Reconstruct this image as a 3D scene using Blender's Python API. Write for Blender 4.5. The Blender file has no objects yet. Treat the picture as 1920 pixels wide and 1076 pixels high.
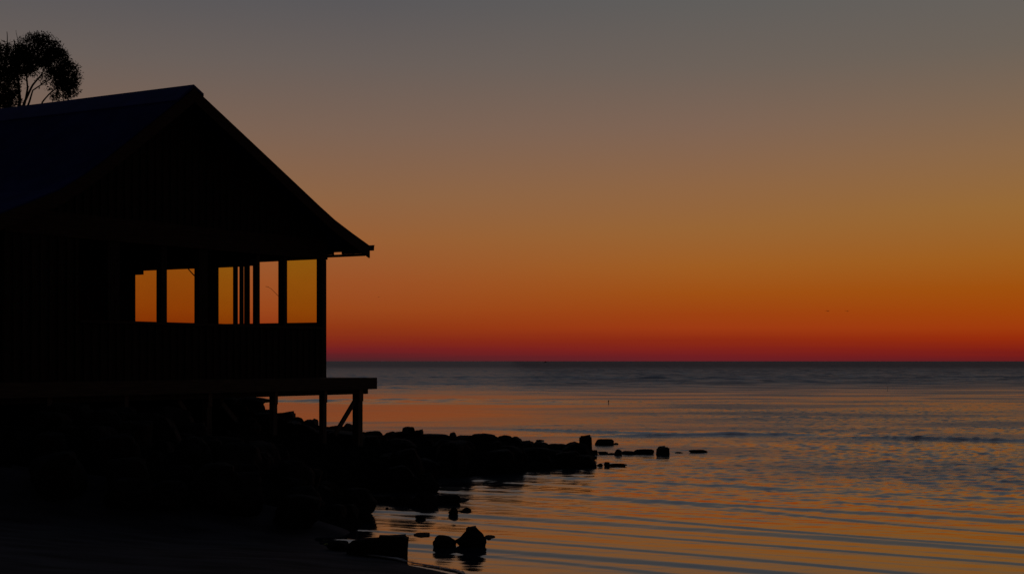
import bpy, bmesh, math, random
import numpy as np
from mathutils import Vector, noise
R = math.radians
scn = bpy.context.scene
COL = scn.collection

# ------------------------------------------------------------------ camera
FPX, H = 2960.0, 2.3                       # focal length in photo pixels, eye height over the water
cam = bpy.data.cameras.new('camera')
cam.sensor_width = 36; cam.lens = FPX * 36 / 1920
cam.shift_y = (677 - 538) / 1920
cam.clip_end = 80000; cam.clip_start = 0.2
camo = bpy.data.objects.new('camera', cam); COL.objects.link(camo)
camo.location = (0, 0, H); camo.rotation_euler = (R(90), 0, 0)
scn.camera = camo

# ------------------------------------------------------------------ view, world (dusk sky, sun already set)
scn.view_settings.view_transform = 'Standard'
scn.view_settings.look = 'None'
scn.view_settings.exposure = 0; scn.view_settings.gamma = 1
scn.cycles.max_bounces = 6
scn.cycles.transparent_max_bounces = 12

def lin(c):
    return tuple((v/255/12.92 if v/255 <= .04045 else ((v/255+.055)/1.055)**2.4) for v in c) + (1,)

world = bpy.data.worlds.new('World'); scn.world = world; world.use_nodes = True
wn = world.node_tree.nodes; wl = world.node_tree.links; wn.clear()
def N(nodes, typ, **kw):
    n = nodes.new(typ)
    for k, v in kw.items(): setattr(n, k, v)
    return n
wout = N(wn, 'ShaderNodeOutputWorld'); wbg = N(wn, 'ShaderNodeBackground')
wtc = N(wn, 'ShaderNodeTexCoord'); wsep = N(wn, 'ShaderNodeSeparateXYZ')
wl.new(wtc.outputs['Generated'], wsep.inputs[0])
def wmath(op, a, b=None, clamp=False):
    n = N(wn, 'ShaderNodeMath', operation=op, use_clamp=clamp)
    for i, v in enumerate((a, b)):
        if v is None: continue
        if isinstance(v, (int, float)): n.inputs[i].default_value = v
        else: wl.new(v, n.inputs[i])
    return n.outputs[0]
def wrange(v, a, b, c, d, smooth=False):
    n = N(wn, 'ShaderNodeMapRange'); n.clamp = True
    if smooth: n.interpolation_type = 'SMOOTHSTEP'
    wl.new(v, n.inputs[0])
    for i, q in enumerate((a, b, c, d)): n.inputs[i+1].default_value = q
    return n.outputs[0]
# thin haze streaks low over the sea shift the height lookup a little
wmap = N(wn, 'ShaderNodeMapping'); wmap.inputs['Scale'].default_value = (5, 5, 260)
wl.new(wtc.outputs['Generated'], wmap.inputs[0])
wnz = N(wn, 'ShaderNodeTexNoise'); wnz.inputs['Scale'].default_value = 2.2; wnz.inputs['Detail'].default_value = 4
wl.new(wmap.outputs[0], wnz.inputs['Vector'])
amt = wmath('MULTIPLY', wrange(wsep.outputs['Z'], 0.004, .03, .0035, .0012), wmath('SUBTRACT', wnz.outputs['Fac'], .5))
elev = wmath('MAXIMUM', wmath('ADD', wsep.outputs['Z'], amt), 0.0)
fac = wmath('SQRT', elev)
UPPER = [(.30, (91, 93, 99)), (.42, (82, 86, 98)), (.6, (63, 67, 80)), (1.0, (36, 40, 50))]
def ramp(stops, up):
    n = N(wn, 'ShaderNodeValToRGB'); cr = n.color_ramp
    pts = []
    for y, c in stops:
        z = math.sin(math.atan((677 - y) / FPX)); pts.append((math.sqrt(max(z, 0)), c))
    pts += [(math.sqrt(z), tuple(v*up for v in c)) for z, c in UPPER]
    pts.sort()
    while len(cr.elements) < len(pts): cr.elements.new(0.5)
    for e, (p, c) in zip(cr.elements, pts):
        e.position = p
    for e, (p, c) in zip(cr.elements, pts): e.color = lin(c)
    wl.new(fac, n.inputs[0]); return n.outputs[0]
rL = ramp([(676, (72, 34, 38)), (668, (88, 31, 36)), (656, (110, 30, 32)), (640, (126, 38, 24)), (612, (139, 53, 20)),
           (580, (148, 68, 26)), (530, (150, 78, 36)), (450, (146, 91, 50)), (370, (136, 96, 65)),
           (250, (119, 95, 80)), (120, (101, 91, 86)), (0, (86, 84, 86))], .97)
rM = ramp([(676, (98, 30, 36)), (668, (108, 28, 32)), (655, (124, 32, 25)), (636, (136, 40, 18)), (615, (152, 55, 18)), (590, (152, 62, 16)),
           (550, (154, 76, 18)), (500, (154, 89, 32)), (430, (147, 97, 50)), (350, (138, 98, 65)),
           (240, (122, 97, 81)), (130, (105, 94, 86)), (0, (92, 90, 88))], 1.0)
rR = ramp([(676, (100, 26, 28)), (668, (112, 26, 24)), (655, (126, 30, 18)), (636, (146, 42, 10)), (615, (154, 56, 10)), (585, (155, 66, 8)),
           (545, (154, 76, 10)), (490, (153, 90, 26)), (400, (147, 101, 48)), (300, (135, 101, 68)),
           (200, (119, 98, 79)), (110, (105, 95, 85)), (0, (97, 93, 89))], 1.02)
def wmix(f, a, b):
    n = N(wn, 'ShaderNodeMix', data_type='RGBA'); wl.new(f, n.inputs[0]); wl.new(a, n.inputs[6]); wl.new(b, n.inputs[7])
    return n.outputs[2]
m1 = wmix(wrange(wsep.outputs['X'], -.09, .118, 0, 1), rL, rM)
m2 = wmix(wrange(wsep.outputs['X'], .118, .33, 0, 1), m1, rR)
dim = wrange(wsep.outputs['Y'], .05, .86, .11, 1.07, True)     # the sky opposite the afterglow is nearly night
vm = N(wn, 'ShaderNodeVectorMath', operation='SCALE'); wl.new(m2, vm.inputs[0]); wl.new(dim, vm.inputs['Scale'])
# a trace of the physical twilight sky on top
sky = N(wn, 'ShaderNodeTexSky', sky_type='NISHITA'); sky.sun_disc = False
sky.sun_elevation = R(-5); sky.sun_rotation = R(20)
va = N(wn, 'ShaderNodeVectorMath', operation='SCALE'); wl.new(sky.outputs[0], va.inputs[0]); va.inputs['Scale'].default_value = .02
vb = N(wn, 'ShaderNodeVectorMath', operation='ADD'); wl.new(vm.outputs[0], vb.inputs[0]); wl.new(va.outputs[0], vb.inputs[1])
wl.new(vb.outputs[0], wbg.inputs[0]); wbg.inputs[1].default_value = 1.0
wl.new(wbg.outputs[0], wout.inputs[0])

# ------------------------------------------------------------------ materials
def material(name, color, rough=.8, spec=.3, vary=.35, scale=6, bump=.3, metal=0, stretch=(1, 1, 1)):
    m = bpy.data.materials.new(name); m.use_nodes = True
    nt = m.node_tree; b = nt.nodes['Principled BSDF']
    b.inputs['Roughness'].default_value = rough; b.inputs['Metallic'].default_value = metal
    b.inputs['Specular IOR Level'].default_value = spec
    tc = nt.nodes.new('ShaderNodeTexCoord'); mp = nt.nodes.new('ShaderNodeMapping'); mp.inputs['Scale'].default_value = stretch
    nt.links.new(tc.outputs['Object'], mp.inputs[0])
    nz = nt.nodes.new('ShaderNodeTexNoise'); nz.inputs['Scale'].default_value = scale; nz.inputs['Detail'].default_value = 8
    nt.links.new(mp.outputs[0], nz.inputs['Vector'])
    r = nt.nodes.new('ShaderNodeValToRGB')
    r.color_ramp.elements[0].position = .3; r.color_ramp.elements[1].position = .7
    r.color_ramp.elements[0].color = tuple(c*(1-vary) for c in color) + (1,)
    r.color_ramp.elements[1].color = tuple(min(1, c*(1+vary)) for c in color) + (1,)
    nt.links.new(nz.outputs['Fac'], r.inputs[0]); nt.links.new(r.outputs[0], b.inputs['Base Color'])
    if bump:
        bp = nt.nodes.new('ShaderNodeBump'); bp.inputs['Strength'].default_value = bump; bp.inputs['Distance'].default_value = .02
        nt.links.new(nz.outputs['Fac'], bp.inputs['Height']); nt.links.new(bp.outputs[0], b.inputs['Normal'])
    return m
M_CLAD = material('dark_stained_boards', (.035, .028, .022), .85, .2, .4, 4, .4, 0, (6, 6, .5))
M_LINT = material('brown_timber', (.055, .036, .026), .8, .2, .4, 5, .4, 0, (.5, 6, 6))
M_FASC = material('weathered_deck_timber', (.095, .078, .055), .8, .2, .4, 5, .5, 0, (.5, 6, 8))
M_POST = material('grey_post_timber', (.11, .10, .085), .85, .2, .4, 5, .5, 0, (6, 6, .6))
M_ROOF = material('navy_roof_iron', (.03, .045, .24), .75, .1, .2, 2, .1, .2)
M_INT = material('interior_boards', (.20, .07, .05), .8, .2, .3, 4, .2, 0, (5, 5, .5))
M_METAL = material('gutter_metal', (.04, .045, .05), .5, .4, .2, 4, .1, .4)
M_ROCK = material('dark_basalt', (.022, .021, .021), .9, .08, .45, 5, 1.0)
M_ROCK2 = material('pale_topped_rock', (.09, .085, .075), .7, .35, .45, 5, .8)
M_LEAF = material('dark_leaves', (.03, .035, .02), .8, .2, .4, 4, 0)
M_BARK = material('tree_bark', (.05, .042, .035), .9, .2, .4, 8, .5)
M_FEATH = material('gull_feathers', (.12, .10, .09), .8, .2, .2, 8, 0)
M_HULL = material('ship_paint', (.03, .03, .035), .7, .2, .2, .1, 0)
M_WIRE = material('black_cable', (.02, .02, .02), .6, .3, .1, 8, 0)

def glass(name, tint):
    m = bpy.data.materials.new(name); m.use_nodes = True; nt = m.node_tree; nt.nodes.clear()
    o = nt.nodes.new('ShaderNodeOutputMaterial'); t = nt.nodes.new('ShaderNodeBsdfTransparent'); g = nt.nodes.new('ShaderNodeBsdfGlossy')
    nz = nt.nodes.new('ShaderNodeTexNoise'); nz.inputs['Scale'].default_value = 3
    tc = nt.nodes.new('ShaderNodeTexCoord'); nt.links.new(tc.outputs['Object'], nz.inputs['Vector'])
    r = nt.nodes.new('ShaderNodeValToRGB')
    r.color_ramp.elements[0].color = tuple(c*.96 for c in tint) + (1,); r.color_ramp.elements[1].color = tint + (1,)
    nt.links.new(nz.outputs['Fac'], r.inputs[0]); nt.links.new(r.outputs[0], t.inputs[0])
    g.inputs['Roughness'].default_value = .05
    lw = nt.nodes.new('ShaderNodeFresnel'); lw.inputs['IOR'].default_value = 1.2
    mx = nt.nodes.new('ShaderNodeMixShader'); nt.links.new(lw.outputs[0], mx.inputs[0])
    nt.links.new(t.outputs[0], mx.inputs[1]); nt.links.new(g.outputs[0], mx.inputs[2]); nt.links.new(mx.outputs[0], o.inputs[0])
    return m
M_GLY = glass('yellowed_glass', (.92, .98, .42))
M_GLO = glass('amber_glass', (.92, .87, .40))

# ------------------------------------------------------------------ helpers
def tag(o, label=None, cat=None, group=None, kind=None):
    if label: o['label'] = label
    if cat: o['category'] = cat
    if group: o['group'] = group
    if kind: o['kind'] = kind
    return o
def empty(name, loc=(0, 0, 0), rz=0):
    o = bpy.data.objects.new(name, None); COL.objects.link(o); o.location = loc; o.rotation_euler = (0, 0, rz)
    o.empty_display_size = .3
    return o
class MB:
    def __init__(s): s.v = []; s.f = []
    def poly(s, pts, faces):
        b = len(s.v); s.v += [tuple(p) for p in pts]; s.f += [tuple(b+i for i in f) for f in faces]
    def hexa(s, p):      # bottom 4 (ccw) then top 4
        s.poly(p, [(3, 2, 1, 0), (4, 5, 6, 7), (0, 1, 5, 4), (1, 2, 6, 5), (2, 3, 7, 6), (3, 0, 4, 7)])
    def box(s, x0, x1, y0, y1, z0, z1):
        s.hexa([(x0, y0, z0), (x1, y0, z0), (x1, y1, z0), (x0, y1, z0), (x0, y0, z1), (x1, y0, z1), (x1, y1, z1), (x0, y1, z1)])
    def bar(s, a, b, w, h):   # rectangular bar between two points
        a = Vector(a); b = Vector(b); d = (b-a).normalized()
        up = Vector((0, 1, 0)) if abs(d.y) < .9 else Vector((0, 0, 1))
        u = d.cross(up).normalized()*w/2; v = d.cross(u).normalized()*h/2
        s.hexa([a-u-v, a+u-v, a+u+v, a-u+v, b-u-v, b+u-v, b+u+v, b-u+v])
    def tube(s, pts, rad, n=6):
        pts = [Vector(p) for p in pts]; base = len(s.v)
        if not hasattr(rad, '__len__'): rad = [rad]*len(pts)
        for i, p in enumerate(pts):
            d = (pts[min(i+1, len(pts)-1)] - pts[max(i-1, 0)]).normalized()
            up = Vector((0, 1, 0)) if abs(d.y) < .8 else Vector((1, 0, 0))
            u = d.cross(up).normalized(); v = d.cross(u)
            for k in range(n):
                a = 2*math.pi*k/n; s.v.append(tuple(p + (u*math.cos(a)+v*math.sin(a))*rad[i]))
        for i in range(len(pts)-1):
            for k in range(n):
                a = base+i*n+k; b = base+i*n+(k+1) % n; s.f.append((a, b, b+n, a+n))
        s.f.append(tuple(base+k for k in range(n))[::-1]); s.f.append(tuple(base+(len(pts)-1)*n+k for k in range(n)))
    def build(s, name, mat, parent=None, smooth=False):
        me = bpy.data.meshes.new(name); me.from_pydata(s.v, [], s.f); me.validate(); me.update()
        if smooth: me.polygons.foreach_set('use_smooth', [True]*len(me.polygons))
        me.materials.append(mat)
        o = bpy.data.objects.new(name, me); COL.objects.link(o)
        if parent: o.parent = parent
        return o
def interp(x, pts):
    return float(np.interp(x, [p[0] for p in pts], [p[1] for p in pts]))
def at(px, py, Y): return Vector(((px-960)/FPX*Y, Y, H+(677-py)/FPX*Y))
def wl_depth(py): return H*FPX/(py-677)      # where the water line under that height lies

# ------------------------------------------------------------------ sea
def smooth(a, b, x):
    t = np.clip((x-a)/(b-a), 0, 1); return t*t*(3-2*t)
def vnoise(x, y, seed):                       # cheap smooth random field, -1..1
    rs = np.random.RandomState(seed); o = 0
    for i in range(7):
        a = rs.uniform(0, 6.283); k = rs.uniform(.6, 1.6)
        o = o + np.sin(k*(x*math.cos(a)+y*math.sin(a)) + rs.uniform(0, 6.283))
    return o/3.2
rs = np.random.RandomState(4)
def wave_height(X, Y):
    D = Y
    px = X/Y*FPX + 960
    # swell that runs in towards the beach at the lower left, long crests
    h = np.zeros_like(X)
    cd = math.atan2(-5.1, 6.5)                # crest direction
    n = (-math.sin(cd), math.cos(cd))
    wx = X + .8*vnoise(X*.12, Y*.12, 11); wy = Y + .9*vnoise(X*.16, Y*.16, 12)
    for i, (lam, amp, da) in enumerate([(1.9, .0105, 0), (3.9, .021, .09), (1.25, .0045, -.12), (.8, .0022, .15)]):
        k = 2*math.pi/lam
        q = k*(wx*(n[0]*math.cos(da)-n[1]*math.sin(da)) + wy*(n[0]*math.sin(da)+n[1]*math.cos(da))) + i*1.7 + 1.7*vnoise(X*.5/lam, Y*.9/lam, 71+i)
        fr = np.mod(q/(2*math.pi), 1.0)                       # steep shoreward face, long gentle back
        w_ = .10+.04*vnoise(X*.6, Y*.4, 81+i)
        saw = np.where(fr < w_, .5-.5*np.cos(math.pi*fr/w_), .55*(1-(fr-w_)/(1-w_))+.45*(.5+.5*np.cos(math.pi*(fr-w_)/(1-w_))))
        grp = np.clip(.65+.65*vnoise(X*.25/lam+i*7, Y*.3/lam, 20+i), .12, 1.3)
        h += amp*(saw-.5)*grp*(1 + .25*np.sin(q*3.1+X*2)*.15)
    h *= 1 - .8*smooth(26, 42, D)
    # choppy wind ripples: short ones inshore, longer ones out at sea, in patches
    def chop(sel):
        c = np.zeros_like(X)
        for i in sel:
            lam = chop_l[i]; a = chop_a[i]; k = 2*math.pi/lam
            q = k*(X*math.cos(a)+Y*math.sin(a)) + chop_p[i] + 2.2*vnoise(X*.22/lam, Y*.4/lam, 60+i % 5)
            c += .8*chop_w[i]*lam*(np.sin(q)+.5*np.sin(2*q)+.25*np.sin(3*q))
        return c
    patch = np.clip(.5+.6*vnoise(X*.16, Y*.08, 31)+.25*vnoise(X*.5, Y*.25, 33), 0, 1.2)
    right = smooth(-.02, .32, X/Y)
    mid = smooth(20, 32, D)*(1-smooth(56, 66, D))*(.25+.55*right)*(.35+.8*patch)
    mid2 = smooth(56, 66, D)*(1-smooth(100, 135, D))*(.03+.7*smooth(-.05, .2, X/Y))*(.4+.7*patch)
    edge = 30*right + 8*vnoise(X*.06, Y*.05, 41)
    far = (smooth(88+edge, 175+edge, D)*.40 + smooth(200, 600, D)*.15)
    h += chop(range(0, 34))*(.035+.9*mid+mid2)
    band = smooth(84, 87, D+.6*vnoise(X*.1, Y*0, 3))*(1-smooth(97, 100, D+1.5*vnoise(X*.08, Y*0, 4)))*(1-smooth(.0, .10, X/Y))
    h += chop(range(34, 70))*(far + band*.22) + chop(range(0, 34))*far*1.3
    # single low wave lines crossing the bay
    for (x0, y0, x1, y1, amp, w, wob) in LINES:
        q = np.clip((X-x0)/(x1-x0), 0, 1)
        yl = y0+(y1-y0)*q + wob*np.sin(X*.45+y0) + .4*wob*np.sin(X*1.3)
        e = smooth(x0-1.5, x0+3, X)*(1-smooth(x1-3, x1+1.5, X))
        e = e*(.8+.2*vnoise(X*.25, Y*0, int(y0) % 97))
        dd = (Y-yl)
        h += amp*e*np.exp(-(dd/w)**2)*(1-.0*dd)
    return h
rs_sw = rs.uniform(-1, 1, 9); rs_ph = rs.uniform(0, 6.28, 9)
chop_l = np.exp(np.concatenate([rs.uniform(math.log(.22), math.log(.9), 34), rs.uniform(math.log(1.4), math.log(9), 36)])); chop_a = rs.normal(math.pi/2*1.12, .75, 70)
chop_w = rs.uniform(.5, 1.2, 70)*.0080; chop_p = rs.uniform(0, 6.28, 70)
LINES = []
def line(pxa, pya, pxb, pyb, amp, w, wob=.25):
    a = at(pxa, pya, wl_depth(pya)); b = at(pxb, pyb, wl_depth(pyb))
    LINES.append((a.x, a.y, b.x, b.y, amp, w, wob))
line(905, 804, 1400, 817, .08, .24); line(1100, 818, 1560, 816, .10, .24); line(1540, 821, 2050, 830, .12, .26); line(905, 802, 1180, 792, .03, .3)
line(1150, 835, 1330, 841, .025, .25)
line(640, 708, 1260, 710, .30, 1.6, .8); line(1180, 710, 2000, 708, .26, 1.4, .8)
line(640, 757, 1200, 757, .06, .6, .3)
line(700, 720, 1080, 721, .16, 1.5, .8); line(1300, 716, 1800, 719, .14, 1.5, .8)
line(740, 1052, 915, 1078, .035, .25, .06)

depths = [9.0]
while depths[-1] < 420: depths.append(depths[-1]*1.0034)
while depths[-1] < 3500: depths.append(depths[-1]*1.02)
while depths[-1] < 60000: depths.append(depths[-1]*1.3)
us = np.concatenate([np.linspace(-3.0, -.48, 40), np.linspace(-.46, -.17, 40), np.arange(-.165, .375, .00085), np.linspace(.39, .62, 60), np.linspace(.66, 3.0, 40)])
Dm, Um = np.meshgrid(np.array(depths), us, indexing='ij')
Xw = Um*Dm; Yw = Dm.copy()
Zw = wave_height(Xw, Yw)*(1-smooth(.42, .9, np.abs(Um)))
Zw[Dm > 3000] = 0
nr, nc = Xw.shape
co = np.stack([Xw, Yw, Zw], -1).reshape(-1, 3)
# a strip that carries the sea back past the camera
idx = np.arange(nr*nc).reshape(nr, nc)
q = np.stack([idx[:-1, :-1], idx[:-1, 1:], idx[1:, 1:], idx[1:, :-1]], -1).reshape(-1, 4)
me = bpy.data.meshes.new('sea')
me.vertices.add(len(co)); me.vertices.foreach_set('co', co.ravel())
me.loops.add(q.size); me.loops.foreach_set('vertex_index', q.ravel().astype(np.int32))
me.polygons.add(len(q)); me.polygons.foreach_set('loop_start', np.arange(0, q.size, 4, dtype=np.int32))
me.polygons.foreach_set('use_smooth', np.ones(len(q), bool))
me.update(calc_edges=True); me.validate()
sea = bpy.data.objects.new('sea', me); COL.objects.link(sea); tag(sea, kind='structure')
m = bpy.data.materials.new('sea_water'); m.use_nodes = True; nt = m.node_tree; L = nt.links
b = nt.nodes['Principled BSDF']
b.inputs['Base Color'].default_value = (.02, .034, .055, 1); b.inputs['Roughness'].default_value = .06; b.inputs['IOR'].default_value = 2.1
geo = nt.nodes.new('ShaderNodeNewGeometry')
def wnoise(sc, rot, detail, scale=1.0):
    mp = nt.nodes.new('ShaderNodeMapping'); mp.inputs['Scale'].default_value = sc; mp.inputs['Rotation'].default_value = (0, 0, rot)
    L.new(geo.outputs['Position'], mp.inputs[0])
    n = nt.nodes.new('ShaderNodeTexNoise'); n.inputs['Scale'].default_value = scale; n.inputs['Detail'].default_value = detail
    L.new(mp.outputs[0], n.inputs['Vector']); return n.outputs['Fac']
def smath(op, a, b_):
    n = nt.nodes.new('ShaderNodeMath'); n.operation = op
    for i, v in enumerate((a, b_)):
        if isinstance(v, (int, float)): n.inputs[i].default_value = v
        else: L.new(v, n.inputs[i])
    return n.outputs[0]
rip = smath('ADD', wnoise((2.2, 5.5, 1), R(28), 5), smath('MULTIPLY', wnoise((9, 22, 1), R(15), 3), .22))
sepp = nt.nodes.new('ShaderNodeSeparateXYZ'); L.new(geo.outputs['Position'], sepp.inputs[0])
def mrange(v, a, b_, c, d):
    n = nt.nodes.new('ShaderNodeMapRange'); n.interpolation_type = 'SMOOTHSTEP'; L.new(v, n.inputs[0])
    for i, qv in enumerate((a, b_, c, d)): n.inputs[i+1].default_value = qv
    return n.outputs[0]
patchn = mrange(wnoise((.10, .17, 1), R(20), 3), .38, .66, .25, 1.0)
calm = mrange(sepp.outputs['Y'], 58, 66, 1.0, .3)
ruff = mrange(smath('ADD', sepp.outputs['Y'], smath('MULTIPLY', wnoise((.03, .06, 1), 0, 2), 40)), 100, 200, 0, 1.0)
lee = mrange(smath('ADD', smath('MULTIPLY', sepp.outputs['X'], 1.0), smath('MULTIPLY', mrange(sepp.outputs['Y'], 54, 62, 1, 0), 60)), -5, 9, .12, 1)
stren = smath('MULTIPLY', smath('ADD', smath('MULTIPLY', smath('MULTIPLY', smath('MULTIPLY', patchn, lee), calm), mrange(sepp.outputs['Y'], 22, 34, .15, .8)), ruff), .7)
bp = nt.nodes.new('ShaderNodeBump'); bp.inputs['Distance'].default_value = .03
rough = smath('ADD', smath('ADD', smath('MULTIPLY', ruff, .20), mrange(sepp.outputs['Y'], 200, 800, 0, .24)), smath('MULTIPLY', smath('MULTIPLY', patchn, smath('MULTIPLY', lee, mrange(sepp.outputs['Y'], 20, 34, .1, 1))), .22))
L.new(smath('ADD', rough, mrange(sepp.outputs['Y'], 45, 62, .03, .11)), b.inputs['Roughness'])
L.new(rip, bp.inputs['Height']); L.new(stren, bp.inputs['Strength']); L.new(bp.outputs[0], b.inputs['Normal'])
me.materials.append(m)

# ------------------------------------------------------------------ land: beach and rubble bank as one ground sheet
shore_px = [(905, 1092), (850, 1073), (790, 1061), (740, 1050), (690, 1042), (640, 1030), (600, 1019), (595, 1010), (650, 1003),
            (676, 990), (688, 975), (696, 964), (686, 953), (655, 948), (630, 944), (640, 930), (700, 924), (780, 920), (820, 917),
            (824, 906), (818, 897), (880, 892), (960, 888), (1000, 884), (1050, 878), (1100, 877), (1112, 872), (1114, 850), (1104, 842)]
poly = [((x-960)/FPX*wl_depth(y), wl_depth(y)) for x, y in shore_px]
poly += [(1.2, 43), (-.9, 46), (-4.2, 48), (-9, 56), (-22, 80), (-70, 140), (-260, 180), (-260, -60), (14, -60), (9, -8), (5, 4), (2.2, 11)]
P = np.array(poly)
def signed_distance(X, Y):
    d = np.full(X.shape, 1e9); inside = np.zeros(X.shape, bool)
    for i in range(len(P)):
        ax, ay = P[i]; bx, by = P[(i+1) % len(P)]
        ex, ey = bx-ax, by-ay; l2 = ex*ex+ey*ey+1e-12
        t = np.clip(((X-ax)*ex+(Y-ay)*ey)/l2, 0, 1)
        d = np.minimum(d, np.hypot(X-ax-t*ex, Y-ay-t*ey))
        c = ((ay > Y) != (by > Y)) & (X < (bx-ax)*(Y-ay)/(by-ay+1e-12)+ax)
        inside ^= c
    return np.where(inside, d, -d)
SILH = [(-400, 735), (300, 736), (470, 737), (480, 746), (488, 760), (500, 772), (525, 778), (560, 786), (600, 796), (680, 806), (720, 814), (800, 817), (940, 820), (980, 830), (1060, 838), (1110, 850)]
def land_height(X, Y):
    d = signed_distance(X, Y)
    rocky = smooth(19.6, 22.5, Y - .10*np.clip(X+4, -6, 0))
    px = X/np.maximum(Y, 5)*FPX+960
    cap = H-(np.interp(px, [q_[0] for q_ in SILH], [q_[1] for q_ in SILH])+1-677)/FPX*Y
    cap = np.clip(cap, .12, 1.7)
    hr = cap*(1-np.exp(-np.clip(d, 0, 99)*.62/np.maximum(cap, .3))) - (.03*(1+vnoise(X*2.2, Y*2.2, 5))+.035*np.abs(vnoise(X*6, Y*5, 9)))*smooth(0, .6, d)
    hb = np.clip(d, 0, 99)*.085; hb = np.minimum(hb, .9+.02*np.clip(d-9, 0, 40))
    hb = hb + .018*vnoise(X*1.2, Y*2.6, 6)*smooth(0, 1, d) + .008*vnoise(X*5, Y*6, 8)*smooth(0, 1, d)
    h = hr*rocky + hb*(1-rocky)
    return np.where(d > 0, h, np.maximum(d*.12, -1.5) - .02)
gx = np.concatenate([np.arange(-260, -30, 10), np.arange(-30, -12, .8), np.arange(-12, 3.2, .085), np.arange(3.2, 16, .8), [30, 60, 120]])
gy = np.concatenate([np.arange(-60, 12, 3), np.arange(12, 16, .4), np.arange(16, 38, .085), np.arange(38, 60, .4), np.arange(60, 190, 6)])
GX, GY = np.meshgrid(gx, gy, indexing='xy'); GZ = land_height(GX, GY)
nr, nc = GX.shape; idx = np.arange(nr*nc).reshape(nr, nc)
q = np.stack([idx[:-1, :-1], idx[:-1, 1:], idx[1:, 1:], idx[1:, :-1]], -1).reshape(-1, 4)
me = bpy.data.meshes.new('ground'); co = np.stack([GX, GY, GZ], -1).reshape(-1, 3)
me.vertices.add(len(co)); me.vertices.foreach_set('co', co.ravel())
me.loops.add(q.size); me.loops.foreach_set('vertex_index', q.ravel().astype(np.int32))
me.polygons.add(len(q)); me.polygons.foreach_set('loop_start', np.arange(0, q.size, 4, dtype=np.int32))
me.polygons.foreach_set('use_smooth', np.ones(len(q), bool)); me.update(calc_edges=True); me.validate()
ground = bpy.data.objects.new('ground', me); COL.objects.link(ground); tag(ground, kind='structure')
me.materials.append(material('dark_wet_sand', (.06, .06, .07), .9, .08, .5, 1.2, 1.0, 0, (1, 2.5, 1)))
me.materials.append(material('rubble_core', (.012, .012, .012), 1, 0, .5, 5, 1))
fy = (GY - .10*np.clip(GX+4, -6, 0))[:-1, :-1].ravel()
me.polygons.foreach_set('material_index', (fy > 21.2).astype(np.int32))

# ------------------------------------------------------------------ the beach house (local x along the gable, local y along the ridge)
TH = math.atan(1840/2960); G = (math.sin(TH), math.cos(TH)); RR = (-G[1], G[0])
P0 = ((612-960)/FPX*31.8, 31.8)
house = empty('beach_house', (P0[0], P0[1], 0), math.atan2(G[1], G[0]))
tag(house, 'dark timber beach house with gabled roof and row of see-through windows, raised on posts', 'beach house')
def onT(px, py, t):
    u = (px-960)/FPX
    s = (u*(P0[1]+t*RR[1])-P0[0]-t*RR[0])/(G[0]-u*G[1]); Y = P0[1]+s*G[1]+t*RR[1]
    return s, H+(677-py)/FPX*Y
ROOF = [(-9.3, 4.30), (-8.6, 4.58), (-8.09, 4.78), (-7.43, 5.05), (-6.95, 5.32), (-6.47, 5.63), (-5.27, 6.47), (-4.36, 7.12), (-3.2, 6.53), (-2.1, 5.97),
        (-.83, 5.32), (-.36, 5.09), (.19, 4.87), (.70, 4.68), (.80, 4.64)]
FLOOR, T0, T1 = 1.97, -.5, 14.0
def zr(s): return interp(s, ROOF)
# roof: corrugated sheet with thickness
nst = 720; mb = MB(); k = len(ROOF)
ts = [T0 + (T1-T0)*i/nst for i in range(nst+1)]
for i, t in enumerate(ts):
    w = .011*math.sin(i*math.pi/2+.4)
    for s, z in ROOF: mb.v.append((s, t, z+w))
for i, t in enumerate(ts):
    for s, z in ROOF: mb.v.append((s, t, z-.07))
off = (nst+1)*k
for i in range(nst):
    for j in range(k-1):
        a = i*k+j; mb.f.append((a, a+1, a+1+k, a+k)); a += off; mb.f.append((a+k, a+1+k, a+1, a))
for i in range(nst):
    a = i*k; mb.f.append((a, a+k, a+k+off, a+off)); a = i*k+k-1; mb.f.append((a+off, a+k+off, a+k, a))
for j in range(k-1):
    a = j; mb.f.append((a+off, a+1+off, a+1, a)); a = nst*k+j; mb.f.append((a, a+1, a+1+off, a+off))
roof = mb.build('roof', M_ROOF, house)
mb = MB()          # ridge cap
rp = [(-4.78, 6.87), (-4.37, 7.175), (-4.13, 7.04)]; t0 = T0-.02
capp = [(-4.80, 6.84), (-4.37, 7.17), (-4.12, 7.045)]
for (s0, z0), (s1, z1) in zip(capp[:-1], capp[1:]):
    mb.hexa([(s0, t0, z0-.05), (s1, t0, z1-.05), (s1, T1+.02, z1-.05), (s0, T1+.02, z0-.05), (s0, t0, z0), (s1, t0, z1), (s1, T1+.02, z1), (s0, T1+.02, z0)])
mb.build('ridge_cap', M_ROOF, roof)
def rake(name, s_list, top_off, depth, y0, y1, mat):
    mb = MB()
    for s0, s1 in zip(s_list[:-1], s_list[1:]):
        a, c = zr(s0)+top_off, zr(s1)+top_off
        mb.hexa([(s0, y0, a-depth), (s1, y0, c-depth), (s1, y1, c-depth), (s0, y1, a-depth), (s0, y0, a), (s1, y0, c), (s1, y1, c), (s0, y1, a)])
    return mb.build(name, mat, roof)
ssr = [p[0] for p in ROOF]
rake('bargeboard', [s for s in ssr if s <= -4.36], -.025, .24, T0-.035, T0-.003, M_LINT)
rake('bargeboard', [s for s in ssr if s >= -4.36][:-1] + [.74], -.025, .24, T0-.035, T0-.003, M_LINT)
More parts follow.
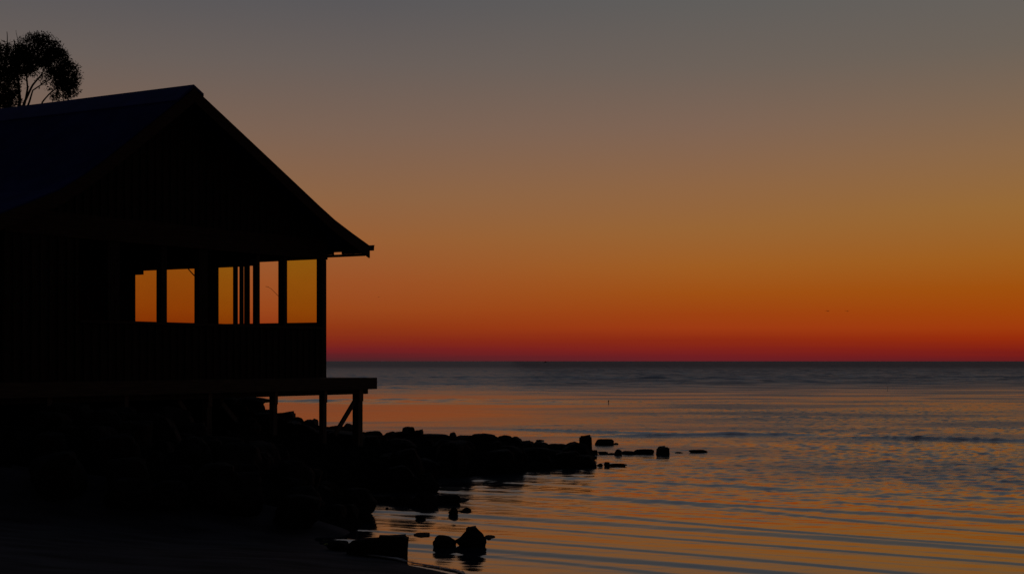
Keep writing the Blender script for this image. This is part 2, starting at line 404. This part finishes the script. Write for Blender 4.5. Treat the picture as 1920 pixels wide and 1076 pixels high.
# gutter on the far eave (ogee-ish trough)
mb = MB(); prof = [(.735, 4.60), (.76, 4.555), (.86, 4.555), (.87, 4.65), (.885, 4.665), (.875, 4.67), (.85, 4.645), (.84, 4.575), (.77, 4.575), (.75, 4.61)]
n = len(prof)
mb.poly([(s, T0-.05, z) for s, z in prof]+[(s, T1, z) for s, z in prof],
        [tuple(range(n))[::-1], tuple(range(n, 2*n))]+[(i, (i+1) % n, (i+1) % n+n, i+n) for i in range(n)])
mb.build('gutter', M_METAL, roof)
# fascia along the far eave: low strip with boards above that leave one chink open
mb = MB(); mb.box(.60, .64, T0+.01, T1-.1, 4.435, 4.485); mb.build('eave_strip', M_CLAD, roof)
mb = MB(); mb.box(.595, .63, T0+.01, .08, 4.488, 4.62); mb.box(.595, .63, .30, T1-.1, 4.488, 4.62); mb.build('fascia_board', M_CLAD, roof)
# soffit joists
for t in (2, 4, 6, 8, 10):
    mb = MB(); mb.box(.0, .65, t, t+.05, 4.50, 4.58); mb.build('rafter', M_CLAD, roof)

# gable wall, boards and battens; openings set where the photo has them
SILL, HEAD, LT = 2.99, 4.34, 4.74
def boards(mb, s0, s1, z0, z1f, y0=0.0, y1=.06, w=.185):
    s = s0; i = 0
    while s < s1-1e-4:
        e = min(s+w, s1); rs_ = (i*37 % 11)/11*.004
        a = z1f(s) if callable(z1f) else z1f; c = z1f(e) if callable(z1f) else z1f
        mb.hexa([(s+.002, y0+rs_, z0), (e-.002, y0+rs_, z0), (e-.002, y1, z0), (s+.002, y1, z0), (s+.002, y0+rs_, a), (e-.002, y0+rs_, c), (e-.002, y1, c), (s+.002, y1, a)])
        bt = min(e+.02, s1); bs = e-.02; am = (z1f(bs) if callable(z1f) else z1f)-.004; cm = (z1f(bt) if callable(z1f) else z1f)-.004
        if e < s1-.01: mb.hexa([(bs, y0-.018, z0+.003), (bt, y0-.018, z0+.003), (bt, y0+.0, z0+.003), (bs, y0+.0, z0+.003), (bs, y0-.018, am), (bt, y0-.018, cm), (bt, y0, cm), (bs, y0, am)])
        s = e; i += 1
SL = -8.1
top = lambda s: zr(s)-.10
mb = MB()
boards(mb, SL, 0, LT, top)                       # gable
boards(mb, SL, -.13, FLOOR, SILL-.05)            # under the windows
boards(mb, SL, -6.55, SILL-.05, HEAD)             # solid left part
wall = mb.build('gable_wall', M_CLAD, house)
mb = MB(); mb.box(SL, 0, .065, .10, LT, LT+.25); 
mb2 = MB(); mb2.box(SL-.01, 0.002, -.03, .10, HEAD, LT-.004); mb2.build('lintel', M_LINT, house)
mb2 = MB(); mb2.box(-6.55, -.13, -.04, .10, SILL-.047, SILL); mb2.build('window_sill', M_LINT, house)
def post(name, s0, s1, d, z0, z1, mat=M_CLAD, y=0.0):
    mb = MB(); mb.box(s0, s1, y, y+d, z0, z1); return mb.build(name, mat, house)
post('corner_post', -.13, 0, .13, FLOOR, HEAD-.003)
for s1, w, d in ((-4.50, .14, .12), (-3.45, .23, .12), (-2.02, .09, .08), (-1.22, .09, .12), (-5.63, .27, .10)):
    post('mullion', s1-w, s1, d, SILL+.002, HEAD-.003)
# far long wall: outer face at local x = 0, thin board wall with window openings (t0, t1, head)
OPEN = [(.235, 1.03, 4.355), (1.24, 1.85, 4.35), (1.925, 2.02, 4.28), (2.165, 2.19, 4.27), (2.295, 2.35, 4.27), (2.47, 2.90, 4.27), (3.55, 4.45, 4.272), (4.66, 5.33, 4.272)]
SB = 3.083; y = .13; mb = MB()
for a, c, hd in OPEN:
    mb.box(-.022, -.002, y, a, SB, 4.70); mb.box(-.022, -.002, a, c, hd, 4.70); y = c
mb.box(-.022, -.002, y, T1-.4, SB, 4.70); mb.box(-.022, -.002, .13, T1-.4, FLOOR, SB)
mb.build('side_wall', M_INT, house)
for i, (a, c, hd) in enumerate(OPEN):
    if i in (1, 2, 3, 4): continue
    mb = MB(); f_ = .012
    mb.box(-.0015, .012, a-.05, a+f_*0, SB-.03, hd+.03); mb.box(-.0015, .012, c, c+.05, SB-.03, hd+.03)
    mb.box(-.0015, .012, a, c, SB-.03, SB); mb.box(-.0015, .012, a, c, hd, hd+.03)
    fr = mb.build('window', M_CLAD, house)
    mb = MB(); mb.box(.001, .006, a, c, SB, hd); mb.build('pane', M_GLO if i >= 6 else M_GLY, fr)
mb = MB(); mb.box(-.20, -.03, 5.04, 5.40, 4.185, 4.30); mb.box(-.20, -.03, 5.06, 5.40, 4.302, 4.33); mb.build('blind_box', M_CLAD, house)
# left wall, back wall, partition, ceiling, floor
mb = MB(); mb.box(SL, SL+.06, .10, T1-.4, FLOOR, zr(SL)-.1); mb.build('side_wall', M_CLAD, house)
mb = MB()
for i in range(24):
    s0 = SL+(0-SL)*i/24; s1 = SL+(0-SL)*(i+1)/24
    mb.hexa([(s0, T1-.46, FLOOR), (s1, T1-.46, FLOOR), (s1, T1-.40, FLOOR), (s0, T1-.40, FLOOR), (s0, T1-.46, top(s0)), (s1, T1-.46, top(s1)), (s1, T1-.40, top(s1)), (s0, T1-.40, top(s0))])
mb.build('back_wall', M_CLAD, house)
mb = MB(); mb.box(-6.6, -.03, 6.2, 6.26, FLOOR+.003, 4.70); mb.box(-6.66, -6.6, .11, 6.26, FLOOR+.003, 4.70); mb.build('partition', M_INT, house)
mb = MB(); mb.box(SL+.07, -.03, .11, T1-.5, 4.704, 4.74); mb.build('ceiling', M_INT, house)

# deck: frame carried on posts
deck = empty('deck', (0, 0, 0)); deck.parent = house
mb = MB(); s = -9.2
while s < .55:                                   # deck boards run along the house
    mb.box(s, min(s+.135, .58), -.79, 9.0, FLOOR-.034, FLOOR-.004); s += .143
mb.build('deck_boards', M_FASC, deck)
mb = MB(); mb.box(-9.2, .59, -.83, -.795, FLOOR-.23, FLOOR); mb.build('fascia_board', M_FASC, deck)
mb = MB(); mb.box(.585, .62, -.79, 9.0, FLOOR-.23, FLOOR-.002); mb.build('fascia_board', M_FASC, deck)
mb = MB(); mb.box(-9.1, .38, -.76, -.62, FLOOR-.325, FLOOR-.232); mb.build('bearer', M_CLAD, deck)
mb = MB(); mb.box(-9.1, .38, 2.6, 2.74, FLOOR-.325, FLOOR-.232); mb.build('bearer', M_CLAD, deck)
mb = MB(); mb.box(-9.1, .38, 5.6, 5.74, FLOOR-.325, FLOOR-.232); mb.build('bearer', M_CLAD, deck)
for s in np.arange(-8.8, .3, .6):
    mb = MB(); mb.box(float(s), float(s)+.05, -.79, 8.9, FLOOR-.225, FLOOR-.036); mb.build('joist', M_CLAD, deck)
for px, pyb, w, d in ((680, 868, .15, .14), (612.5, 862, .11, .10), (520, 852, .11, .10), (397, 846, .12, .11), (240, 836, .11, .10), (97, 815, .12, .11)):
    s, zb = onT(px, pyb, -.75); o = empty('deck', (0, 0, 0)) if False else None
    mb = MB(); mb.box(s-w, s, -.75, -.75+d, zb-.35, FLOOR-.327); mb.build('post', M_POST, deck)
    mb = MB(); mb.box(s-w+.01, s-.01, -.775, -.753, FLOOR-.47, FLOOR-.235); mb.build('bracket', M_METAL, deck)
for t in (2.65, 5.65):
    for s in (-7.6, -5.8, -4.0, -2.2, -.1):
        mb = MB(); mb.box(s-.12, s, t, t+.12, .3, FLOOR-.327); mb.build('post', M_POST, deck)
def brace(a, b):
    (s0, z0), (s1, z1) = onT(a[0], a[1], -.70), onT(b[0], b[1], -.70)
    mb = MB(); mb.bar((s0, -.69, z0), (s1, -.69, z1), .085, .045); mb.build('brace', M_POST, deck)
brace((668, 748), (628, 815)); brace((335, 750), (398, 850)); brace((416, 755), (462, 812))

# ------------------------------------------------------------------ rocks
def rock_mesh(seed, sharp=7, peak=0):
    rnd = random.Random(seed); bm = bmesh.new(); bmesh.ops.create_icosphere(bm, subdivisions=4, radius=1)
    planes = []
    for i in range(sharp):
        v = Vector((rnd.uniform(-1, 1), rnd.uniform(-1, 1), rnd.uniform(-.5, 1))).normalized(); planes.append((v, rnd.uniform(.55, .85)))
    o = Vector((rnd.uniform(0, 99), rnd.uniform(0, 99), 0))
    for v in bm.verts:
        p = v.co.copy(); p *= 1+.28*noise.noise(p*.9+o)
        for n, d in planes:
            k = p.dot(n)-d
            if k > 0: p -= n*k*.86
        p *= 1+.13*noise.noise(p*3.2+o)+.06*noise.noise(p*8+o)
        if peak: f_ = 1-peak*max(0, p.z); p.x = p.x*f_+.1*max(0, p.z); p.y *= f_
        v.co = p
    xs = [v.co.x for v in bm.verts]; ys = [v.co.y for v in bm.verts]; zs = [v.co.z for v in bm.verts]
    zt = max(v.co.z for v in bm.verts)
    for v in bm.verts:
        k = v.co.z-zt*.62
        if k > 0 and not peak: v.co.z -= k*.7
    xs = [v.co.x for v in bm.verts]; ys = [v.co.y for v in bm.verts]; zs = [v.co.z for v in bm.verts]
    for v in bm.verts:                       # footprint -0.5..0.5, top 1, buried bottom
        v.co.x = (v.co.x-min(xs))/(max(xs)-min(xs))-.5; v.co.y = (v.co.y-min(ys))/(max(ys)-min(ys))-.5
        v.co.z = (v.co.z-min(zs))/(max(zs)-min(zs))*1.45-.45
    me = bpy.data.meshes.new('boulder'); bm.to_mesh(me); bm.free()
    me.polygons.foreach_set('use_smooth', [True]*len(me.polygons))
    try: me.set_sharp_from_angle(angle=R(32))
    except Exception: pass
    me.materials.append(M_ROCK); return me
def block_mesh(seed):                        # squared quarry block with worn edges
    bm = bmesh.new(); bmesh.ops.create_cube(bm, size=1); bmesh.ops.bevel(bm, geom=bm.edges[:], offset=.10, segments=3, affect='EDGES')
    bmesh.ops.subdivide_edges(bm, edges=bm.edges[:], cuts=2, use_grid_fill=True)
    for v in bm.verts:
        p = v.co; v.co = p*(1+.10*noise.noise(p*1.6+Vector((seed, 0, 0)))+.04*noise.noise(p*6+Vector((seed, 3, 0)))); v.co.z += .05*v.co.x
    for v in bm.verts: v.co.z = (v.co.z+.5)*1.3-.3
    me = bpy.data.meshes.new('boulder'); bm.to_mesh(me); bm.free(); me.materials.append(M_ROCK)
    return me
ROCKS = [rock_mesh(i+1, 5+i % 5) for i in range(14)]
PEAKS = [rock_mesh(41, 9, .50), rock_mesh(45, 8, .52), rock_mesh(47, 10, .25)]
BLOCKS = [block_mesh(3), block_mesh(8)]
def rock(x0, x1, ytop, ybase, label, mesh=0, depth=None, thick=None, name='boulder', group=None, zb=None, tilt=0, blk=False, mat=None, cat='boulder'):
    D = depth or wl_depth(ybase)
    w = (x1-x0)/FPX*D; th = thick or max(w*.7, .15); Dc = D+th*.5*(1 if depth is None else 0)
    base = H+(677-ybase)/FPX*D if depth else 0.0
    topz = H+(677-ytop)/FPX*Dc
    w = (x1-x0)/FPX*Dc
    me = BLOCKS[mesh % 2] if blk is True else PEAKS[mesh % 3] if blk else ROCKS[mesh % 14]
    if mat: me = me.copy(); me.materials[0] = mat
    o = bpy.data.objects.new(name, me); COL.objects.link(o)
    o.location = (((x0+x1)/2-960)/FPX*Dc, Dc, base); o.scale = (w, th, max(topz-base, .02)); o.rotation_euler = (0, R(tilt), 0)
    tag(o, label, cat, group); return o
gT = 'loose rocks off the tip of the jetty'; gI = 'rocks in the shallow water between jetty and beach'; gC = 'boulders along the crest of the jetty'
# tip of the jetty
rock(1087, 1109, 816, 845, 'square block standing up at the seaward tip of the jetty', 0, 38.2, .35, group=gC, blk=True)
rock(1050, 1116, 829, 862, 'broad dark boulder under the square block at the jetty tip', 3, 37.5, 1.0, group=gC)
rock(1082, 1119, 852, 877, 'rounded boulder at the waterline on the near corner of the jetty tip', 5, 34.6, .6, group=gC)
rock(1048, 1092, 861, 877, 'low flat slab left of the rounded boulder at the jetty tip', 2, 34.8, .5, group=gC)
rock(1115, 1152, 822.5, 834.5, 'smooth oval rock standing alone just beyond the jetty tip', 7, group=gT)
rock(1151, 1160, 829.5, 833, 'tiny rock beside the smooth oval rock', 4, group=gT)
rock(1111, 1121, 843, 852, 'small round rock touching the water right beside the jetty tip', 1, group=gT)
rock(1120, 1141, 846, 851.5, 'low rock between two small round rocks off the jetty tip', 6, group=gT)
rock(1139, 1155, 848.5, 852, 'thin low rock left of the round rock in the chain', 3, group=gT)
rock(1151, 1167, 841.5, 853, 'round rock in the middle of the low chain off the tip', 8, group=gT, mat=M_ROCK2)
rock(1164, 1196, 845, 852, 'long low rock right of the round rock in the chain', 9, group=gT)
rock(1186, 1227, 841.5, 851, 'long humped rock left of the squared notched block', 10, group=gT)
rock(1231, 1254, 838.5, 852.5, 'squared notched block with paler face at the end of the chain', 1, group=gT, blk=True, mat=M_ROCK2)
rock(1235, 1248, 836, 848, 'small upright stone on top of the squared notched block', 0, 39.8, .2, group=gT, blk=True)
rock(1265, 1281, 846.8, 849.6, 'thin sliver of rock awash right of the squared block', 2, group=gT)
rock(1291, 1327, 842.5, 848.8, 'outermost low wedge of rock, farthest out to sea', 11, group=gT)
rock(1004, 1021, 823.8, 826.8, 'thin rock awash behind the jetty crest', 4, group=gT)
rock(1119, 1131, 868, 873.5, 'small low rock right of the waterline boulder at the tip', 5, group=gT)
rock(1132, 1144, 865.5, 873.5, 'little pointed rock on the low strip off the near corner of the tip', 1, group=gT)
rock(1138, 1176, 868.5, 873.8, 'low tapering strip of rock off the near corner of the tip', 12, group=gT)
# crest
for i, (a, c, yt, yb, lab) in enumerate([
    (452, 503, 741, 800, 'tall steep boulder where the bank meets the underside of the deck'),
    (490, 512, 767, 800, 'boulder on the bank left of the slim post under the deck'),
    (525, 548, 772.5, 800, 'blocky boulder right of the slim post under the deck'),
    (545, 571, 781, 803, 'rounded boulder left of centre below the deck gap'),
    (566, 590, 786, 806, 'flat boulder below the middle of the deck gap'),
    (583, 598, 784, 810, 'pointed boulder touching the left side of the second post'),
    (616, 652, 797, 815, 'low boulder at the foot of the slanting brace'),
    (644, 664, 794, 815, 'boulder between slanting brace and the end post'),
    (684, 714, 807.5, 826, 'rounded boulder on the crest just right of the end post'),
    (717, 745, 808, 826, 'domed boulder second right of the end post on the crest'),
    (740, 764, 808, 826, 'low boulder leaning against the tilted slab on the crest'),
    (752, 783, 799, 826, 'tilted slab that is the highest rock on the crest'),
    (778, 793, 806, 826, 'square small boulder right behind the highest tilted slab'),
    (790, 848, 812.5, 828, 'long flat boulder in the middle of the crest'),
    (842, 860, 810, 828, 'small knob-shaped boulder standing on the middle of the crest'),
    (856, 884, 815.5, 832, 'low boulder right of the small knob on the crest'),
    (880, 932, 812, 832, 'wide domed boulder right of centre on the crest'),
    (930, 964, 815, 834, 'broad boulder right of the wide dome on the crest'),
    (956, 976, 818, 836, 'sloping boulder where the crest begins to step down'),
    (974, 1002, 825.5, 840, 'flat boulder low on the crest after the step down'),
    (988, 999, 824.5, 840, 'tiny knob on the low part of the crest'),
    (1000, 1032, 828, 846, 'low rounded boulder on the outer part of the crest'),
    (1026, 1064, 831, 850, 'flat boulder just inland of the broad tip boulder'),
    (1050, 1092, 827.5, 850, 'sloping boulder directly left of the upright square block')]):
    if i not in (0, 5, 11, 12, 14, 20): a, c = a-5, c+5
    rock(a, c, yt, yb+4, lab, i*5+2, 39.4-.9*smooth(480, 1100, c), .75, group=gC, tilt=[0, 4, -3][i % 3], blk=2 if i == 0 else (i in (2, 12)))
# shallow rocks
for i, (a, c, yt, yb, lab) in enumerate([
    (684, 742, 928, 943, 'low shelf rock at the landward end of the dark islet'),
    (728, 778, 924, 948, 'broad rock forming the left half of the dark islet'),
    (764, 824, 920.5, 952, 'highest rounded rock of the dark islet'),
    (812, 864, 926.5, 944, 'ragged rock at the seaward end of the dark islet'),
    (846, 880, 933, 940, 'thin wedge pointing seaward from the dark islet'),
    (788, 814, 943, 957, 'small rock at the foot of the dark islet'),
    (722, 729, 950, 956, 'tiny stone below the dark islet'),
    (840, 859, 949.5, 965.5, 'small upright rock in the water right of the islet'),
    (858, 872, 956, 960, 'low link of rock between two small stones'),
    (864, 884, 950.5, 960, 'small pointed rock right of the small upright rock'),
    (778, 799, 965, 972, 'small oval rock alone below the islet'),
    (775, 806, 1004.5, 1007.5, 'thin flat rock barely awash'),
    (811, 856, 1003, 1027, 'squat boulder on the left of the near pair'),
    (853, 912, 988, 1027, 'tall peaked boulder on the right of the near pair'),
    (900, 929, 1004.5, 1012, 'low tail of rock right of the peaked boulder'),
    (824, 874, 914.5, 918.5, 'thin flat rock awash beside the jetty corner'),
    (704, 763, 1003, 1041, 'thick square ended slab at the edge of the beach'),
    (650, 722, 1008, 1043, 'low part of the slab at the edge of the beach'),
    (612, 660, 1012, 1034, 'sloping rock at the landward end of the beach slab'),
    (655, 698, 950, 978, 'rounded boulder at the right end of the dark shore point'),
    (776, 825, 894, 922, 'bulky boulder at the near corner of the jetty')]):
    blk = True if i == 16 else 2 if i in (2, 4, 5, 7, 9, 13, 14, 19, 20, 1) else False
    rock(a, c, yt, yb, lab, i*3+1, group=gI, tilt=[0, 3, -4][i % 3], blk=blk, thick=.55 if i in (15, 11, 4, 14) else None)
rock(874, 894, 987.5, 1010, 'knob on top of the peaked boulder of the near pair', 0, 20.2, .3, group=gI, blk=True)
# the dark mass of boulders of the bank itself
rnd = random.Random(12); n = 0; pts = []
while n < 230:
    Y = rnd.uniform(20.5, 44); X = rnd.uniform(-.30, .056)*Y
    d = float(signed_distance(np.array([[X]]), np.array([[Y]]))[0, 0])
    w = rnd.choice((.3, .4, .5, .6, .75))*rnd.uniform(.85, 1.2)
    if d < w*.32 or any((X-a)**2+(Y-b_)**2 < ((w+c)*.40)**2 for a, b_, c in pts): 
        if rnd.random() < .8: continue
        if d < w*.32: continue
    hz = float(land_height(np.array([[X]]), np.array([[Y]]))[0, 0]); px = X/Y*FPX+960
    top_max = H+(677-interp(px, SILH)-3)/FPX*Y
    hh = min(w*rnd.uniform(.45, .8), top_max-hz)
    if hh < .08: n += 1 if rnd.random() < .01 else 0; continue
    if 26.5 < Y < 32 and any(abs(px-c) < 11+w/Y*FPX/2 for c in (670, 605, 513, 392)): continue
    pts.append((X, Y, w)); n += 1
    o = bpy.data.objects.new('boulder', ROCKS[rnd.randrange(14)]); COL.objects.link(o)
    o.location = (X, Y, hz-.05); o.scale = (w, w*rnd.uniform(.8, 1.2), hh); o.rotation_euler = (R(rnd.uniform(-8, 8)), R(rnd.uniform(-8, 8)), rnd.uniform(0, 6.28))
    tag(o, 'black boulder lost in the dark mass of the rock bank and jetty', 'boulder', 'black boulders heaped in the mass of the jetty')

# ------------------------------------------------------------------ tree behind the ridge
TD = 47.0
tb = at(22, 560, TD); tree = empty('tree', (tb.x, tb.y, 1.5))
tag(tree, 'dark leafy tree with open lower branches rising behind the house roof', 'tree')
def tp(px, py, dy=0): v = at(px, py, TD+dy); return Vector((v.x, v.y, v.z))-Vector((tb.x, tb.y, 1.5))
trunk = MB(); PXM = TD/FPX
def limb(pts, r0, r1):
    pts = [tp(*p) for p in pts]; fine = []
    for i in range(len(pts)-1):
        for k in range(5):
            t = k/5; p = pts[i].lerp(pts[i+1], t); fine.append(p+Vector((noise.noise(p*1.5), noise.noise(p*1.5+Vector((9, 0, 0))), 0))*.035)
    fine.append(pts[-1]); n_ = len(fine)
    trunk.tube(fine, [.8*(r0+(r1-r0)*i/(n_-1)) for i in range(n_)], 6)
limb([(22, 700), (24, 500), (26, 330), (30, 220)], .26, .10)
limb([(30, 230), (36, 190), (34, 150), (30, 100), (26, 75)], .075, .02)
limb([(30, 235), (45, 190), (62, 160), (78, 140), (92, 118)], .06, .015)
limb([(42, 205), (52, 165), (50, 140), (60, 112), (74, 85)], .045, .012)
limb([(36, 240), (48, 205), (56, 185), (62, 170), (90, 152), (112, 140)], .05, .012)
limb([(40, 300), (62, 235), (80, 192), (98, 172), (120, 158), (138, 150)], .045, .01)
limb([(28, 260), (10, 200), (-10, 160), (-30, 110)], .10, .02)
limb([(26, 240), (18, 190), (12, 140), (13, 90), (13, 60)], .05, .012)
limb([(36, 100), (34, 76), (30, 57)], .018, .006)
rnd = random.Random(5)
LOBES = [((72, 96), 42, 30, 1900), ((102, 118), 26, 28, 900), ((126, 146), 22, 28, 1050), ((132, 168), 15, 17, 260), ((14, 118), 42, 34, 1700), ((-14, 165), 52, 44, 2600),
         ((44, 116), 26, 24, 700), ((14, 186), 24, 20, 420), ((-60, 120), 65, 55, 2600), ((96, 150), 22, 22, 300), ((62, 130), 20, 20, 180), ((112, 178), 16, 12, 110), ((60, 150), 26, 30, 120), ((-70, 200), 60, 60, 1200)]
tips = []
for (cx, cy), rx, ry, cnt in LOBES:           # twigs that carry the leaf clumps
    for k in range(max(6, cnt//55)):
        a = rnd.uniform(0, 6.28); rr = rnd.uniform(.4, 1.0)
        ex, ey = cx+rx*rr*math.cos(a), cy+ry*rr*math.sin(a); dz = rnd.uniform(-1, 1)*rx*PXM
        mx, my = cx+rx*.3*math.cos(a), cy+ry*.3*math.sin(a)+6
        limb([(mx, my, dz*.3), ((mx+ex)/2+rnd.uniform(-3, 3), (my+ey)/2, dz*.7), (ex, ey, dz)], .013, .005)
trunk.build('trunk', M_BARK, tree, True)
crown = MB()
def leaf(p, L_, W_):
    d = Vector((rnd.gauss(0, 1), rnd.gauss(0, 1), rnd.gauss(.35, 1))).normalized(); s_ = d.orthogonal().normalized()
    s_.rotate(__import__('mathutils').Quaternion(d, rnd.uniform(0, 6.28)))
    crown.poly([p, p+d*L_*.5+s_*W_*.5, p+d*L_, p+d*L_*.5-s_*W_*.5], [(0, 1, 2, 3)])
for (cx, cy), rx, ry, cnt in LOBES:
    left = int(cnt*2.1)
    while left > 0:
        a = rnd.uniform(0, 6.28); rr = math.sqrt(rnd.random())*.95
        qx, qy = cx+rx*rr*math.cos(a), cy+ry*rr*math.sin(a); dz = rnd.gauss(0, .45)*rx*PXM
        m_ = rnd.randint(5, 16); left -= m_
        if ((qx-78)/20)**2+((qy-175)/26)**2 < 1 and rnd.random() < .6: continue
        if ((qx-50)/14)**2+((qy-172)/22)**2 < 1 and rnd.random() < .9: continue
        if ((qx-75)/17)**2+((qy-138)/14)**2 < 1 and rnd.random() < .55: continue
        for _ in range(m_):
            g_ = 3.2
            leaf(tp(qx+rnd.gauss(0, g_), qy+rnd.gauss(0, g_), dz+rnd.gauss(0, .05)), rnd.uniform(.07, .13), rnd.uniform(.024, .042))
for k in range(170):                            # spiky leading shoots on the outline
    (cx, cy), rx, ry, cnt = LOBES[rnd.choice((0, 1, 2, 4, 0, 2))]; a = rnd.uniform(-2.9, .5)
    q0 = (cx+rx*.93*math.cos(a), cy+ry*.93*math.sin(a)); q1 = (q0[0]+9*math.cos(a-.1), q0[1]+9*math.sin(a-.1))
    if q0[1] > 185: continue
    for t in (0, .25, .5, .75, 1): leaf(tp(q0[0]+(q1[0]-q0[0])*t, q0[1]+(q1[1]-q0[1])*t), .07, .022)
crown.build('crown', M_LEAF, tree)

# foamy strip along the sand, with the glint of the wet film painted in
fp = [(x, y) for x, y in shore_px if x <= 905 and y >= 1042][::-1]; mb = MB(); M_FOAM_GLINT = material('sea_foam_glint', (.5, .5, .5), .6, .4, .2, 20, .2)
rnd = random.Random(3); pts = []
for (xa, ya), (xb, yb) in zip(fp[:-1], fp[1:]):
    for k in range(60):
        t = k/60; px, py = xa+(xb-xa)*t, ya+(yb-ya)*t; D_ = wl_depth(py); pts.append(Vector(((px-960)/FPX*D_, D_, 0)))
for i in range(len(pts)-1):
    a, c = pts[i], pts[i+1]; wd = max(0, .045+.05*noise.noise(a*3)+rnd.uniform(-.03, .03)); of = .06*noise.noise(a*1.3+Vector((5, 0, 0)))
    if wd < .012: continue
    nn = Vector((c.y-a.y, a.x-c.x, 0)).normalized()*-1
    z = .035+.02*i/len(pts)
    mb.poly([a+nn*of, c+nn*of, c+nn*(of+wd), a+nn*(of+wd)]+[q_+Vector((0, 0, .012)) for q_ in (a+nn*of, c+nn*of, c+nn*(of+wd), a+nn*(of+wd))], [(3, 2, 1, 0), (4, 5, 6, 7), (0, 1, 5, 4), (2, 3, 7, 6)])
o = mb.build('foam_glint', M_FOAM_GLINT); o.location.z = .012
tag(o, 'thin broken foamy line with painted pale glint of the wet film along the edge of the beach', 'foam_glint', kind='stuff')

# ------------------------------------------------------------------ small things
def bird(px, py, D, span, flap, label, yaw=0):
    c = at(px, py, D); mb = MB()
    mb.tube([(0, -.22*span, 0), (0, -.12*span, .01), (0, .05*span, .015), (0, .16*span, .012), (0, .23*span, .02), (0, .27*span, .015)],
            [.008*span, .04*span, .062*span, .045*span, .03*span, .006*span], 8)
    for sx in (-1, 1):
        pr = [(0.03, .07, -.07, .02), (.22, .10, -.05, .02+.10*flap), (.36, .07, -.03, .02+.07*flap), (.52, .0, -.02, -.02)]
        for (x0, a0, b0, z0), (x1, a1, b1, z1) in zip(pr[:-1], pr[1:]):
            P_ = [(sx*x0*span, a0*span, z0*span), (sx*x1*span, a1*span, z1*span), (sx*x1*span, b1*span, z1*span), (sx*x0*span, b0*span, z0*span)]
            mb.hexa([(x, y_, z-.006*span) for x, y_, z in P_]+P_)
    mb.poly([(-.02*span, -.2*span, 0), (.02*span, -.2*span, 0), (.05*span, -.32*span, 0), (-.05*span, -.32*span, 0)], [(0, 1, 2, 3)])
    o = mb.build('gull', M_FEATH); o.location = c; o.rotation_euler = (R(-10), 0, yaw)
    tag(o, label, 'bird', 'gulls low over the sea'); return o
bird(1552, 583.5, 420, 1.3, 1.6, 'gull flying low over the horizon, left one of the pair', R(200))
bird(1588.5, 583.5, 420, 1.2, 1.4, 'gull flying low over the horizon, right one of the pair', R(190))
bird(710, 557, 600, 1.1, 1.2, 'faint single gull in the orange sky right of the house', R(160))

sc = at(1022.5, 677, 3000); ship = empty('fishing_boat', (sc.x, 3000, -.3)); ship.scale = (.42, .42, .55)
tag(ship, 'tiny dark fishing boat on the horizon line', 'boat')
mb = MB(); mb.poly([(-7, -1.6, 0), (5, -1.6, 0), (8, 0, .3), (5, 1.6, 0), (-7, 1.6, 0), (-7.6, -1.9, 1.8), (5.5, -1.9, 1.9), (9.4, 0, 2.7), (5.5, 1.9, 1.9), (-7.6, 1.9, 1.8)],
                   [(0, 4, 3, 2, 1), (5, 6, 7, 8, 9), (0, 1, 6, 5), (1, 2, 7, 6), (2, 3, 8, 7), (3, 4, 9, 8), (4, 0, 5, 9)])
mb.build('hull', M_HULL, ship)
mb = MB(); mb.box(-2.4, 2.2, -1.3, 1.3, 1.85, 4.2); mb.box(-2.8, 2.5, -1.5, 1.5, 4.2, 4.4); mb.build('wheelhouse', M_HULL, ship)
mb = MB(); mb.tube([(-.4, 0, 4.4), (-.4, 0, 6.6)], .12); mb.build('mast', M_HULL, ship)

D = wl_depth(757); p = at(1141, 757, D)
mb = MB(); mb.tube([(0, 0, -.6), (.004, 0, .1), (0, 0, .16)], .018, 8); mb.tube([(0, 0, .13), (0, 0, .2)], .03, 8)
o = mb.build('mooring_stake', M_POST); o.location = (p.x, D, 0); tag(o, 'short mooring stake poking out of the calm water in mid bay', 'stake')
D = wl_depth(733); p = at(1664, 733, D)
mb = MB(); mb.tube([(0, 0, -1), (.01, 0, .15), (.02, 0, .36)], .008, 8); mb.tube([(-.02, 0, .30), (.04, 0, .31)], .008, 6)
o = mb.build('channel_marker', M_POST); o.location = (p.x, D, 0); tag(o, 'thin faint marker pole far out on the right', 'marker pole')

def wire(name, pts, D, r, label, cat):
    v = [at(x, y_, D) for x, y_ in pts]; b0 = v[0]; mb = MB(); mb.tube([q_-b0 for q_ in v], r, 6)
    o = mb.build(name, M_WIRE); o.location = b0; tag(o, label, cat); return o
wire('drooping_twig', [(498, 537), (503, 538), (508, 541), (514, 547), (519, 552), (524, 557.5), (530, 566), (531, 600), (531, 650), (531, 706.8)], 32.7, .004, 'thin bent twig seen through the middle window', 'twig')
wire('hanging_cable', [(300, 455.5), (318, 470), (330, 482), (345, 496), (352, 503), (358, 510), (364, 516.5), (372, 522), (385, 524)], 32.0, .011, 'dark cable sagging across the corner of the second window', 'cable')
